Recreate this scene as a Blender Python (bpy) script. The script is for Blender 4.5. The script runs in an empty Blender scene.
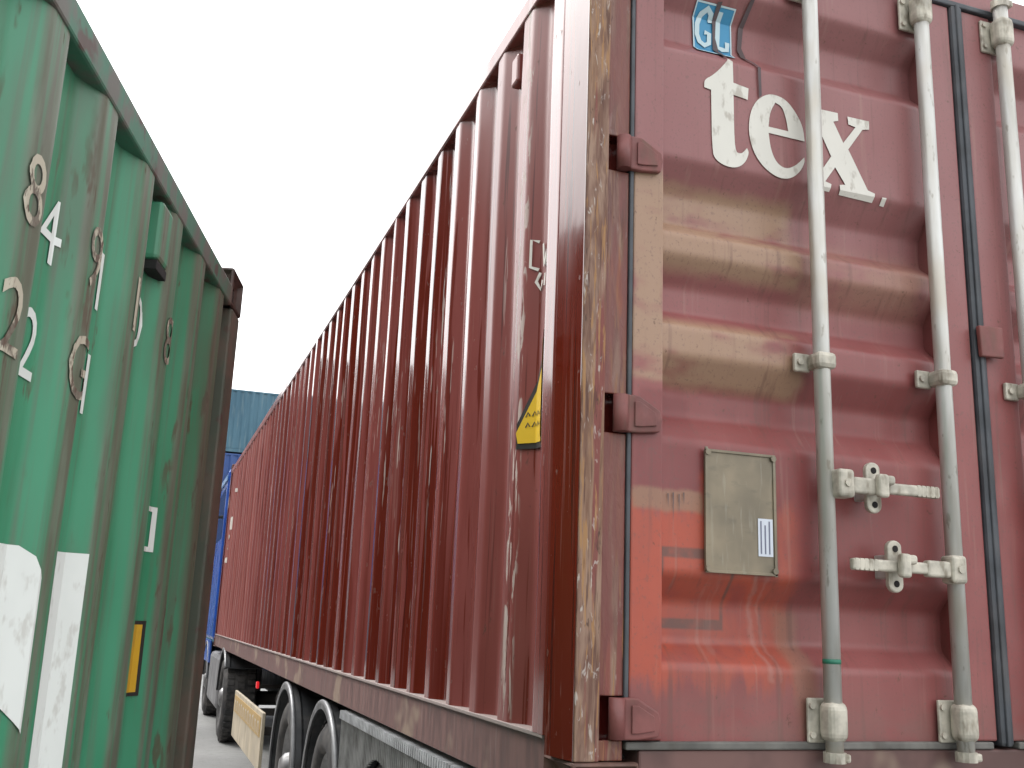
import bpy, bmesh, math, random
from mathutils import Matrix, Vector, noise as mnoise
random.seed(7)
S = bpy.context.scene
COL = S.collection

# ------------------------------------------------------------------ camera, sky, sun, exposure
cam_d = bpy.data.cameras.new('camera'); cam = bpy.data.objects.new('camera', cam_d); COL.objects.link(cam)
right = Vector((0.94196, -0.33360, 0.03759)); fwd = Vector((0.31665, 0.92007, 0.23066)); up = Vector((-0.11154, -0.20537, 0.97231))
m = Matrix.Identity(4)
for i in range(3):
    m[i][0] = right[i]; m[i][1] = up[i]; m[i][2] = -fwd[i]
m.translation = Vector((-0.93315, -2.19719, 1.40703))
cam.matrix_world = m
cam_d.sensor_width = 36.0; cam_d.lens = 1019.17 / 1024 * 36.0
cam_d.clip_start = 0.02; cam_d.clip_end = 3000
S.camera = cam

SUN_EL, SUN_AZ = math.radians(50), math.radians(320)      # azimuth clockwise from +Y
W = bpy.data.worlds.new('World'); S.world = W; W.use_nodes = True
wn = W.node_tree; wn.nodes.clear()
sky = wn.nodes.new('ShaderNodeTexSky'); sky.sky_type = 'NISHITA'; sky.sun_disc = False
sky.sun_elevation = SUN_EL; sky.sun_rotation = SUN_AZ
sky.air_density = 1.5; sky.dust_density = 6.0; sky.ozone_density = 1.0
hs = wn.nodes.new('ShaderNodeHueSaturation'); hs.inputs['Saturation'].default_value = 0.12
bg = wn.nodes.new('ShaderNodeBackground'); bg.inputs['Strength'].default_value = 0.15
wo = wn.nodes.new('ShaderNodeOutputWorld')
veil = wn.nodes.new('ShaderNodeMix'); veil.data_type = 'RGBA'; veil.inputs[0].default_value = 0.6       # even overcast veil over the clear sky
veil.inputs[7].default_value = (6.0, 6.05, 6.15, 1)
wn.links.new(sky.outputs[0], hs.inputs['Color']); wn.links.new(hs.outputs[0], veil.inputs[6]); wn.links.new(veil.outputs[2], bg.inputs['Color']); wn.links.new(bg.outputs[0], wo.inputs['Surface'])
sd = bpy.data.lights.new('sun', 'SUN'); sd.energy = 0.5; sd.angle = math.radians(25); sd.color = (1.0, 0.97, 0.93)
sun = bpy.data.objects.new('sun', sd); COL.objects.link(sun)
sdir = Vector((math.sin(SUN_AZ) * math.cos(SUN_EL), math.cos(SUN_AZ) * math.cos(SUN_EL), math.sin(SUN_EL)))
sun.rotation_euler = sdir.to_track_quat('Z', 'Y').to_euler(); sun.location = (0, 0, 30)
S.view_settings.view_transform = 'Standard'; S.view_settings.look = 'None'; S.view_settings.gamma = 1.0
S.view_settings.exposure = 1.45
S.view_settings.use_curve_mapping = False
S.render.engine = 'CYCLES'
S.cycles.max_bounces = 4; S.cycles.diffuse_bounces = 2; S.cycles.glossy_bounces = 3

# ------------------------------------------------------------------ node helpers
class NT:
    def __init__(s, name):
        s.m = bpy.data.materials.new(name); s.m.use_nodes = True
        s.t = s.m.node_tree; s.t.nodes.clear()
        s.out = s.t.nodes.new('ShaderNodeOutputMaterial')
        s.b = s.t.nodes.new('ShaderNodeBsdfPrincipled')
        s.t.links.new(s.b.outputs[0], s.out.inputs['Surface'])
        tc = s.t.nodes.new('ShaderNodeTexCoord'); s.P = tc.outputs['Object']
        sp = s.t.nodes.new('ShaderNodeSeparateXYZ'); s.t.links.new(s.P, sp.inputs[0])
        s.X, s.Y, s.Z = sp.outputs
    def put(s, sock, v):
        if hasattr(v, 'is_linked') or isinstance(v, bpy.types.NodeSocket): s.t.links.new(v, sock)
        elif isinstance(v, (tuple, list)) and len(v) == 3 and sock.type == 'RGBA': sock.default_value = (*v, 1)
        else: sock.default_value = v
    def ma(s, op, a, b=0.0, c=0.0, clamp=False):
        n = s.t.nodes.new('ShaderNodeMath'); n.operation = op; n.use_clamp = clamp
        s.put(n.inputs[0], a); s.put(n.inputs[1], b)
        if len(n.inputs) > 2: s.put(n.inputs[2], c)
        return n.outputs[0]
    def mul(s, a, b): return s.ma('MULTIPLY', a, b)
    def add(s, a, b): return s.ma('ADD', a, b)
    def inv(s, a): return s.ma('SUBTRACT', 1.0, a)
    def mx(s, f, a, b, mode='MIX'):
        n = s.t.nodes.new('ShaderNodeMix'); n.data_type = 'RGBA'; n.blend_type = mode
        s.put(n.inputs[0], f); s.put(n.inputs[6], a); s.put(n.inputs[7], b); return n.outputs[2]
    def mf(s, f, a, b):
        n = s.t.nodes.new('ShaderNodeMix'); n.data_type = 'FLOAT'
        s.put(n.inputs[0], f); s.put(n.inputs[2], a); s.put(n.inputs[3], b); return n.outputs[0]
    def ns(s, sc, detail=3.0, rough=0.55, off=(0, 0, 0), dist=0.0):
        mp = s.t.nodes.new('ShaderNodeMapping'); s.t.links.new(s.P, mp.inputs[0])
        mp.inputs['Scale'].default_value = sc; mp.inputs['Location'].default_value = off
        n = s.t.nodes.new('ShaderNodeTexNoise'); s.t.links.new(mp.outputs[0], n.inputs['Vector'])
        n.inputs['Scale'].default_value = 1.0; n.inputs['Detail'].default_value = min(detail, 3.0)
        n.inputs['Roughness'].default_value = rough; n.inputs['Distortion'].default_value = dist
        return n.outputs[0]
    def rp(s, v, lo, hi, a=0.0, b=1.0):
        n = s.t.nodes.new('ShaderNodeMapRange'); n.interpolation_type = 'SMOOTHSTEP'; n.clamp = True
        s.put(n.inputs[0], v); n.inputs[1].default_value = lo; n.inputs[2].default_value = hi
        n.inputs[3].default_value = a; n.inputs[4].default_value = b; return n.outputs[0]
    def box(s, u, v, u0, u1, v0, v1, e=0.012):
        r = s.mul(s.rp(u, u0 - e, u0 + e), s.rp(u, u1 - e, u1 + e, 1, 0))
        return s.mul(r, s.mul(s.rp(v, v0 - e, v0 + e), s.rp(v, v1 - e, v1 + e, 1, 0)))
    def bump(s, h, strength=0.2, dist=0.01):
        n = s.t.nodes.new('ShaderNodeBump'); n.inputs['Strength'].default_value = strength; n.inputs['Distance'].default_value = dist
        s.put(n.inputs['Height'], h); s.t.links.new(n.outputs[0], s.b.inputs['Normal'])
    def fin(s, col, rough, metal=0.0, spec=0.5):
        s.put(s.b.inputs['Base Color'], col); s.put(s.b.inputs['Roughness'], rough); s.put(s.b.inputs['Metallic'], metal)
        s.b.inputs['Specular IOR Level'].default_value = spec
        return s.m

def plain(name, col, rough=0.5, metal=0.0, var=0.25, sc=6.0, dirt=(0.08, 0.06, 0.045), dirtamt=0.3):
    t = NT(name)
    n = t.ns((sc, sc, sc), 4); d = t.ns((sc * 1.7, sc * 1.7, sc * 0.6), 5, off=(3, 1, 7))
    c = t.mx(t.rp(n, 0.3, 0.7), tuple(x * (1 - var) for x in col), tuple(min(1, x * (1 + var)) for x in col))
    c = t.mx(t.mul(t.rp(d, 0.5, 0.75), dirtamt), c, dirt)
    t.bump(t.ns((sc * 9,) * 3, 3), 0.08, 0.004)
    return t.fin(c, t.rp(d, 0.3, 0.7, max(0.05, rough - 0.1), min(1, rough + 0.15)), metal)

M = {}
RED, PINK, ORANGE, TAN = (0.115, 0.017, 0.014), (0.235, 0.078, 0.068), (0.40, 0.075, 0.042), (0.36, 0.235, 0.15)

def mat_red_side():
    t = NT('red_side_paint')
    band = t.ns((1.0, 5.0, 0.14), 3, 0.6)
    sheet = t.ns((0.5, 0.55, 0.02), 1, off=(0, 3.3, 0))
    fade = t.rp(t.add(t.mul(band, 0.75), t.mul(sheet, 0.35)), 0.53, 0.63)
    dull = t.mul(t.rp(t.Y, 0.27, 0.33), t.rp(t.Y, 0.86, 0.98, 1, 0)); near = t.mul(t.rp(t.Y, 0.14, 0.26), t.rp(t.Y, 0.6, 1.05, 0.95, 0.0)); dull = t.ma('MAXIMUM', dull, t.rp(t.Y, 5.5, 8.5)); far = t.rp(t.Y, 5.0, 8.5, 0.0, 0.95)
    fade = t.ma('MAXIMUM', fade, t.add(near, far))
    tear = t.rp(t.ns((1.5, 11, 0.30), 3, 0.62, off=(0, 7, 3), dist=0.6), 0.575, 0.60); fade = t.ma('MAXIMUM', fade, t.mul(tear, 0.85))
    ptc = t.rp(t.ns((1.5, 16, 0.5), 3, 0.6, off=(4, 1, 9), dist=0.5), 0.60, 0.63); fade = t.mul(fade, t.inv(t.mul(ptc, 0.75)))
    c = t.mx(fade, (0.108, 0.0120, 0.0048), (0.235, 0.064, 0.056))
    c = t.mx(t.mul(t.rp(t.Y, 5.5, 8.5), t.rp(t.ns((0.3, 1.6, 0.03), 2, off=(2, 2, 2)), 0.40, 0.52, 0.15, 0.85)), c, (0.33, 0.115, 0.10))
    mot = t.ns((3, 7, 2.2), 5, off=(1, 1, 1)); c = t.mx(t.rp(mot, 0.35, 0.75, 0, 0.4), c, (0.13, 0.018, 0.012))
    dr = t.ns((4, 46, 0.9), 4, 0.6); c = t.mx(t.rp(dr, 0.60, 0.68, 0, 0.75), c, (0.045, 0.006, 0.005))
    dr2 = t.ns((4, 38, 0.7), 4, 0.6, off=(5, 9, 2)); c = t.mx(t.rp(dr2, 0.60, 0.67, 0, 0.55), c, (0.23, 0.10, 0.088))
    sc = t.ns((6, 75, 3.2), 5, 0.65, off=(2, 4, 4)); scm = t.rp(t.ns((2, 4.0, 0.5), 2, off=(8, 1, 1)), 0.55, 0.68)
    edge = t.ma('MAXIMUM', t.mul(t.rp(t.Y, 0.43, 0.445), t.rp(t.Y, 0.500, 0.515, 1, 0)), t.mul(t.mul(t.rp(t.Y, 0.247, 0.250), t.rp(t.Y, 0.258, 0.262, 1, 0)), t.rp(t.Z, 1.5, 1.6)))
    flk = t.rp(t.ns((30, 42, 7), 3, 0.6, off=(1, 2, 3), dist=0.8), 0.53, 0.58)
    scr = t.ma('MAXIMUM', t.mul(t.rp(sc, 0.60, 0.66), scm), t.mul(edge, flk)); c = t.mx(t.mul(scr, 0.8), c, (0.45, 0.38, 0.34))
    rs = t.ns((30, 30, 14), 4, 0.7, off=(4, 4, 4)); ru = t.rp(rs, 0.66, 0.74); c = t.mx(t.mul(ru, 0.7), c, (0.09, 0.035, 0.02))
    t.bump(t.add(t.ns((9, 14, 5), 2), t.mul(scr, -0.5)), 0.10, 0.006)
    t.put(t.b.inputs['Coat Weight'], t.mf(dull, 0.30, 0.03)); t.b.inputs['Coat IOR'].default_value = 1.5; t.put(t.b.inputs['Coat Roughness'], t.mf(fade, 0.04, 0.10))
    r = t.add(t.mf(fade, 0.09, 0.20), t.mul(dull, 0.14)); r = t.mf(scr, r, 0.6); r = t.mf(ru, r, 0.7)
    return t.fin(c, t.add(r, t.rp(mot, 0.4, 0.8, 0, 0.05)), spec=0.5)

def mat_red_door():
    t = NT('red_door_paint')
    w = t.ns((14, 14, 14), 3); wx = t.add(t.X, t.rp(w, 0, 1, -0.014, 0.014)); wz = t.add(t.Z, t.rp(w, 0, 1, 0.010, -0.010))
    base = t.mx(t.rp(t.ns((3, 3, 2), 4), 0.35, 0.7), (0.215, 0.052, 0.050), (0.275, 0.082, 0.078))
    base = t.mx(t.rp(t.Z, 0.9, 1.7, 0, 0.75), base, (0.27, 0.115, 0.115))
    # worn brownish strips of an earlier coat
    tn = t.mul(t.rp(t.ns((5, 5, 9), 4, off=(2, 2, 2)), 0.25, 0.5), 1.0)
    tA = t.box(wx, wz, 0.10, 0.645, 1.325, 1.572, 0.02); tB = t.box(wx, wz, 0.10, 0.645, 1.02, 1.19, 0.02)
    tC = t.box(wx, wz, 0.136, 0.222, 1.015, 1.58, 0.012); tD = t.box(wx, wz, 0.64, 1.08, 1.30, 1.46, 0.05)
    tanm = t.mul(t.ma('MAXIMUM', t.ma('MAXIMUM', tA, tB), t.ma('MAXIMUM', tC, t.mul(tD, 0.5))), tn)
    c = t.mx(t.mul(tanm, 0.85), base, TAN)
    # touched-up orange-red field, low on the hinge side
    wz2 = t.add(wz, t.rp(t.ns((22, 5, 3), 3, off=(8, 8, 1)), 0.3, 0.7, -0.035, 0.035)); oA = t.box(wx, wz2, 0.10, 0.60, 0.29, 0.70, 0.03); oB = t.box(wx, wz, 0.335, 0.545, 0.5, 0.80, 0.02)
    om = t.mul(t.ma('MAXIMUM', oA, oB), t.rp(t.ns((7, 7, 4), 4, off=(7, 1, 2)), 0.28, 0.5, 0.25, 1.0))
    c = t.mx(om, c, t.mx(t.rp(t.ns((6, 6, 2), 3), 0.4, 0.7), ORANGE, (0.33, 0.075, 0.05)))
    c = t.mx(t.mul(t.box(wx, wz, 0.137, 0.335, 0.695, 0.745, 0.008), 0.8), c, (0.29, 0.16, 0.10))       # pale patch beside the plate
    c = t.mx(t.mul(t.box(wx, wz, 0.15, 0.325, 0.745, 0.99, 0.01), 0.7), c, (0.19, 0.042, 0.042))
    # light run below the plate
    curve = t.add(wx, t.ma('MULTIPLY', t.ma('SUBTRACT', t.Z, 0.40), 0.12))
    c = t.mx(t.mul(t.box(curve, wz, 0.575, 0.64, 0.17, 0.47, 0.018), 0.55), c, (0.28, 0.16, 0.11))
    c = t.mx(t.mul(t.box(curve, wz, 0.50, 0.512, 0.30, 0.56, 0.006), 0.4), c, (0.36, 0.2, 0.17))
    c = t.mx(t.mul(t.box(curve, wz, 0.53, 0.537, 0.30, 0.56, 0.005), 0.35), c, (0.36, 0.2, 0.17))
    # dark outline left where an older plate sat
    g0 = t.box(t.X, t.Z, 0.222, 0.424, 0.415, 0.607, 0.004); g1 = t.box(t.X, t.Z, 0.230, 0.415, 0.440, 0.582, 0.004)
    gm = t.mul(t.ma('SUBTRACT', g0, g1, clamp=True), t.rp(t.ns((30, 30, 30), 3), 0.25, 0.6, 0.55, 1)); c = t.mx(t.mul(gm, 0.8), c, (0.10, 0.065, 0.055))
    st = t.rp(t.ns((34, 8, 1.6), 4, 0.6), 0.55, 0.72); c = t.mx(t.mul(st, 0.42), c, (0.13, 0.06, 0.05)); gr = t.rp(t.ns((120, 120, 90), 2, 0.7, off=(3, 3, 3)), 0.56, 0.70); c = t.mx(t.mul(gr, 0.35), c, (0.12, 0.07, 0.06))
    st2 = t.rp(t.ns((40, 8, 2.0), 4, 0.6, off=(4, 0, 1)), 0.58, 0.74); c = t.mx(t.mul(st2, 0.25), c, (0.36, 0.22, 0.18))
    low = t.mul(t.rp(t.Z, 0.15, 0.33, 1, 0), t.rp(t.ns((6, 6, 10), 4), 0.3, 0.6)); c = t.mx(t.mul(low, 0.45), c, (0.17, 0.11, 0.095))
    ru = t.rp(t.ns((38, 38, 26), 4, 0.7, off=(1, 5, 3)), 0.67, 0.74); c = t.mx(t.mul(ru, 0.6), c, (0.10, 0.045, 0.025))
    # small chalk drips near the pale patch
    t.bump(t.add(t.ns((22, 22, 12), 3), t.mul(ru, -0.6)), 0.07, 0.006)
    return t.fin(c, t.rp(t.ns((4, 4, 4), 3), 0.3, 0.7, 0.34, 0.5))

def mat_post():
    t = NT('rusty_post')
    a = t.ns((40, 30, 5.5), 5, 0.65, dist=0.5); b = t.ns((62, 40, 17), 5, 0.7, off=(2, 2, 2), dist=0.6); L = t.ns((5, 5, 0.9), 3, off=(7, 7, 7))
    c = t.mx(t.rp(a, 0.35, 0.65), (0.145, 0.070, 0.050), (0.31, 0.20, 0.145))
    c = t.mx(t.mul(t.rp(L, 0.45, 0.65), 0.6), c, (0.25, 0.135, 0.07))
    c = t.mx(t.rp(t.ns((36, 30, 1.4), 4, off=(9, 1, 1)), 0.53, 0.62), c, (0.20, 0.06, 0.05))
    c = t.mx(t.mul(t.rp(b, 0.60, 0.67), t.rp(t.X, 0.0, 0.10, 0.8, 0.3)), c, (0.52, 0.47, 0.43))
    c = t.mx(t.rp(b, 0.28, 0.36, 0.8, 0), c, (0.06, 0.03, 0.022))
    c = t.mx(t.rp(t.ns((85, 60, 6), 3, 0.6, off=(1, 3, 6), dist=0.4), 0.54, 0.62, 0, 0.8), c, (0.36, 0.19, 0.075)); c = t.mx(t.rp(t.ns((90, 60, 5), 3, 0.6, off=(6, 3, 1), dist=0.4), 0.56, 0.64, 0, 0.75), c, (0.085, 0.035, 0.025))
    red = t.rp(t.X, 0.056, 0.066); keep = t.mul(red, t.rp(t.ns((25, 25, 3), 4, off=(3, 0, 0)), 0.40, 0.55)); c = t.mx(t.mul(keep, 0.8), c, (0.22, 0.07, 0.055))
    side = t.mul(t.rp(t.Y, 0.006, 0.014), t.rp(t.ns((20, 20, 2), 3), 0.68, 0.6)); c = t.mx(side, c, t.mx(t.rp(t.ns((9, 30, 0.6), 3), 0.5, 0.65), (0.10, 0.013, 0.011), (0.15, 0.03, 0.024)))
    t.bump(t.add(b, a), 0.55, 0.004)
    return t.fin(c, t.mf(side, 0.75, 0.12))

def mat_red_rail():
    t = NT('red_bottom_rail')
    a = t.ns((6, 30, 5), 5); b = t.ns((3, 2.2, 3), 3, off=(3, 3, 3))
    c = t.mx(t.rp(a, 0.35, 0.65), (0.10, 0.05, 0.045), (0.17, 0.09, 0.08))
    c = t.mx(t.mul(t.rp(b, 0.55, 0.64), 0.85), c, (0.26, 0.19, 0.14))
    c = t.mx(t.rp(t.ns((3, 60, 3), 4, off=(1, 2, 0)), 0.6, 0.7, 0, 0.45), c, (0.28, 0.22, 0.20))
    c = t.mx(t.mul(t.rp(t.Z, 0.142, 0.152), 0.7), c, (0.36, 0.31, 0.29))
    t.bump(a, 0.25, 0.004)
    return t.fin(c, t.rp(a, 0.3, 0.7, 0.5, 0.7))

def mat_green():
    t = NT('green_side_paint')
    n = t.ns((2, 5, 1.4), 4); c = t.mx(t.rp(n, 0.35, 0.68), (0.030, 0.215, 0.110), (0.055, 0.265, 0.150))
    c = t.mx(t.rp(t.Z, 1.6, 2.3, 0, 0.35), c, (0.085, 0.235, 0.155))
    # rubbed brown-grey bands on the proud faces of the corrugation
    d = t.add(t.X, -2.438); proud = t.rp(d, -0.012, -0.003)
    pn = t.rp(t.ns((9, 26, 0.8), 4, 0.6), 0.34, 0.56); c = t.mx(t.mul(t.mul(proud, pn), 0.78), c, t.mx(t.rp(t.ns((20, 30, 5), 4), 0.4, 0.62), (0.165, 0.155, 0.125), (0.125, 0.088, 0.070)))
    st = t.rp(t.ns((10, 30, 1.0), 4, 0.6, off=(3, 3, 3)), 0.50, 0.68); c = t.mx(t.mul(st, 0.5), c, (0.11, 0.115, 0.085))
    sp = t.ns((20, 24, 7), 4, 0.6, off=(6, 2, 2)); pt = t.rp(t.ns((3, 3, 3), 3, off=(1, 8, 8)), 0.44, 0.58)
    ru = t.ma('MAXIMUM', t.mul(t.rp(sp, 0.575, 0.66), pt), t.rp(sp, 0.67, 0.73)); c = t.mx(t.mul(ru, 0.75), c, (0.10, 0.055, 0.036))
    grm = t.mul(t.rp(t.ns((4, 9, 1.6), 3, off=(2, 6, 6)), 0.50, 0.68), 0.45); c = t.mx(grm, c, (0.105, 0.100, 0.078))
    endm = t.mul(t.rp(t.Y, 5.62, 5.86), t.rp(t.ns((9, 22, 0.7), 4, off=(5, 1, 1)), 0.38, 0.52)); c = t.mx(t.mul(endm, 0.8), c, (0.095, 0.066, 0.046))
    t.bump(t.add(t.ns((14, 14, 8), 3), t.mul(ru, -0.7)), 0.10, 0.006)
    return t.fin(c, t.mf(ru, t.rp(n, 0.3, 0.7, 0.42, 0.55), 0.8))

def mat_green_rail():
    t = NT('green_rail_paint')
    a = t.ns((9, 9, 5), 5, 0.65)
    c = t.mx(t.rp(a, 0.42, 0.6), (0.055, 0.165, 0.11), (0.12, 0.115, 0.10))
    c = t.mx(t.rp(t.ns((16, 10, 12), 4, off=(5, 5, 5)), 0.56, 0.66), c, (0.085, 0.058, 0.05))
    c = t.mx(t.rp(t.Y, 5.75, 5.95, 0, 0.75), c, t.mx(t.rp(a, 0.4, 0.6), (0.085, 0.055, 0.045), (0.13, 0.085, 0.06)))
    t.bump(a, 0.3, 0.005)
    return t.fin(c, 0.6)

def mat_blue():
    t = NT('blue_container_paint')
    a = t.ns((0.9, 0.9, 0.5), 4); c = t.mx(t.rp(a, 0.35, 0.65), (0.03, 0.10, 0.15), (0.05, 0.135, 0.19))
    c = t.mx(t.rp(t.ns((9, 9, 0.8), 4), 0.52, 0.66, 0, 0.65), c, (0.11, 0.19, 0.23))
    return t.fin(c, 0.5)

def mat_letter(name, col, dirt=0.5, sc=30):
    t = NT(name); a = t.ns((sc, sc, sc * 0.5), 4, 0.65)
    c = t.mx(t.mul(t.rp(a, 0.55, 0.7), dirt), col, (0.22, 0.17, 0.12))
    c = t.mx(t.rp(t.ns((8, 8, 5), 3, off=(4, 0, 4)), 0.35, 0.7, 0, 0.25), c, tuple(x * 0.75 for x in col))
    return t.fin(c, 0.5)

def mat_rod():
    t = NT('galvanised_rod'); a = t.ns((30, 30, 4), 4); b = t.ns((50, 50, 16), 4, off=(2, 0, 0))
    c = t.mx(t.rp(a, 0.3, 0.7), (0.47, 0.46, 0.42), (0.60, 0.60, 0.58))
    c = t.mx(t.rp(b, 0.62, 0.7, 0, 0.55), c, (0.22, 0.19, 0.15))
    c = t.mx(t.rp(t.ns((4, 4, 2.5), 3, off=(9, 9, 9)), 0.52, 0.68, 0, 0.5), c, (0.42, 0.36, 0.27))
    t.bump(b, 0.15, 0.002)
    return t.fin(c, t.rp(a, 0.3, 0.7, 0.35, 0.5), 0.35)

def mat_plate():
    t = NT('weathered_plate'); a = t.ns((18, 5, 40), 4); b = t.ns((7, 7, 5), 4, off=(2, 2, 2))
    c = t.mx(t.rp(b, 0.35, 0.65), (0.17, 0.145, 0.105), (0.26, 0.215, 0.15)); c = t.mx(t.rp(a, 0.55, 0.7, 0, 0.4), c, (0.12, 0.11, 0.085))
    c = t.mx(t.rp(t.ns((60, 9, 8), 3, off=(1, 0, 0)), 0.56, 0.66, 0, 0.3), c, (0.33, 0.31, 0.25))
    t.bump(a, 0.2, 0.002)
    return t.fin(c, 0.45, 0.35)

def mat_concrete():
    t = NT('yard_pavement'); a = t.ns((0.5, 0.5, 0.5), 5); b = t.ns((12, 12, 12), 5, 0.7); f = t.ns((90, 90, 90), 3)
    c = t.mx(t.rp(a, 0.35, 0.65), (0.17, 0.17, 0.165), (0.24, 0.24, 0.23)); c = t.mx(t.rp(b, 0.45, 0.75, 0, 0.5), c, (0.11, 0.11, 0.105))
    c = t.mx(t.rp(f, 0.4, 0.7, 0, 0.3), c, (0.30, 0.30, 0.29))
    t.bump(f, 0.3, 0.01)
    return t.fin(c, 0.8)

def mat_tyre():
    t = NT('tyre_rubber'); a = t.ns((9, 9, 9), 4); c = t.mx(t.rp(a, 0.35, 0.7), (0.022, 0.022, 0.023), (0.075, 0.07, 0.065))
    t.bump(t.ns((50, 50, 50), 2), 0.2, 0.004); return t.fin(c, 0.75)

def mat_worn():
    t = NT('worn_digit_paint'); a = t.ns((60, 60, 34), 4, 0.7); b = t.ns((14, 14, 9), 3, off=(3, 3, 3))
    w = t.rp(t.add(t.mul(a, 0.45), t.mul(b, 0.65)), 0.53, 0.60)
    c = t.mx(w, (0.46, 0.42, 0.33), t.mx(t.rp(a, 0.5, 0.6), (0.16, 0.14, 0.11), (0.11, 0.075, 0.055)))
    return t.fin(c, 0.6)
M['side'] = mat_red_side(); M['door'] = mat_red_door(); M['post'] = mat_post(); M['rail'] = mat_red_rail()
M['green'] = mat_green(); M['grail'] = mat_green_rail(); M['blue'] = mat_blue()
M['rod'] = mat_rod(); M['rodd'] = plain('grimy_fitting', (0.47, 0.44, 0.37), 0.5, 0.15, 0.25, 22, (0.17, 0.14, 0.10), 0.8); M['plate'] = mat_plate(); M['ground'] = mat_concrete(); M['tyre'] = mat_tyre()
M['white'] = mat_letter('white_lettering', (0.68, 0.66, 0.60)); M['digit'] = mat_letter('digit_paint', (0.72, 0.75, 0.72), 0.3)
M['olddigit'] = mat_worn()
M['gl'] = mat_letter('blue_sticker', (0.045, 0.27, 0.48), 0.15, 12); M['glw'] = mat_letter('pale_print', (0.52, 0.66, 0.70), 0.1, 25)
M['drip'] = plain('dark_stain', (0.085, 0.06, 0.065), 0.6)
M['gasket'] = plain('rubber_gasket', (0.055, 0.062, 0.072), 0.55, 0, 0.3, 8, (0.14, 0.13, 0.13), 0.4)
M['greygasket'] = plain('dusty_gasket', (0.13, 0.125, 0.115), 0.7, 0, 0.35, 9)
M['cast'] = plain('worn_casting', (0.13, 0.065, 0.050), 0.65, 0, 0.35, 12)
M['gcast'] = plain('worn_casting_green', (0.085, 0.058, 0.05), 0.65, 0, 0.35, 12)
M['hinge'] = plain('hinge_paint', (0.185, 0.06, 0.055), 0.55, 0, 0.2, 14, (0.13, 0.09, 0.07), 0.5)
M['hole'] = plain('dark_hole', (0.012, 0.010, 0.010), 0.9, dirtamt=0)
M['yellow'] = mat_letter('yellow_sticker', (0.72, 0.46, 0.015), 0.15, 20); M['black'] = plain('black_print', (0.02, 0.018, 0.016), 0.5, dirtamt=0.1)
M['amber'] = mat_letter('amber_sticker', (0.58, 0.33, 0.02), 0.2, 20)
M['stick'] = mat_letter('white_label', (0.62, 0.66, 0.74), 0.1, 20); M['stickline'] = plain('label_print', (0.16, 0.17, 0.24), 0.6, dirtamt=0)
M['tape'] = plain('green_tape', (0.02, 0.16, 0.10), 0.5, dirtamt=0.2)
M['chassis'] = plain('chassis_paint', (0.035, 0.030, 0.028), 0.6, 0, 0.4, 5, (0.09, 0.08, 0.07), 0.35)
M['fender'] = plain('fender_plastic', (0.050, 0.052, 0.055), 0.38, 0, 0.25, 6, (0.1, 0.09, 0.08), 0.5)
M['guardedge'] = plain('mudguard_edge', (0.24, 0.245, 0.25), 0.35, 0.1, 0.2, 8, (0.1, 0.09, 0.08), 0.4)
M['skirt'] = plain('ribbed_aluminium', (0.23, 0.23, 0.225), 0.5, 0.3, 0.3, 8, (0.10, 0.095, 0.085), 0.6)
M['galv'] = plain('galvanised_edge', (0.46, 0.47, 0.48), 0.4, 0.4, 0.2, 9)
M['rim'] = plain('wheel_rim', (0.22, 0.22, 0.22), 0.45, 0.5, 0.3, 8)
M['board'] = plain('cream_board', (0.44, 0.38, 0.28), 0.6, 0, 0.15, 4, (0.16, 0.13, 0.1), 0.45)
M['boardy'] = mat_letter('board_yellow', (0.46, 0.30, 0.10), 0.3, 14); M['boardw'] = mat_letter('board_white', (0.62, 0.59, 0.52), 0.3, 14)
M['cab'] = plain('cab_paint', (0.012, 0.075, 0.36), 0.25, 0, 0.15, 2, (0.06, 0.07, 0.09), 0.3)
M['cabtrim'] = plain('cab_trim', (0.16, 0.30, 0.52), 0.3, 0, 0.1, 3, dirtamt=0.2)
M['grey'] = plain('grey_fairing', (0.17, 0.17, 0.175), 0.45, 0, 0.2, 4, (0.08, 0.08, 0.075), 0.5)
M['mirrorshell'] = plain('mirror_shell', (0.02, 0.02, 0.022), 0.4, dirtamt=0.1)
M['mirrorglass'] = plain('mirror_glass', (0.6, 0.6, 0.6), 0.06, 0.9, 0.02, 3, dirtamt=0)
def mat_glass():
    t = NT('dark_window'); return t.fin((0.02, 0.025, 0.03), 0.06)
M['glass'] = mat_glass()
def mat_lamp():
    t = NT('red_lamp'); t.b.inputs['Emission Color'].default_value = (1, 0.03, 0.04, 1); t.b.inputs['Emission Strength'].default_value = 0.2
    return t.fin((0.5, 0.01, 0.015), 0.25)
M['lamp'] = mat_lamp()

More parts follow.
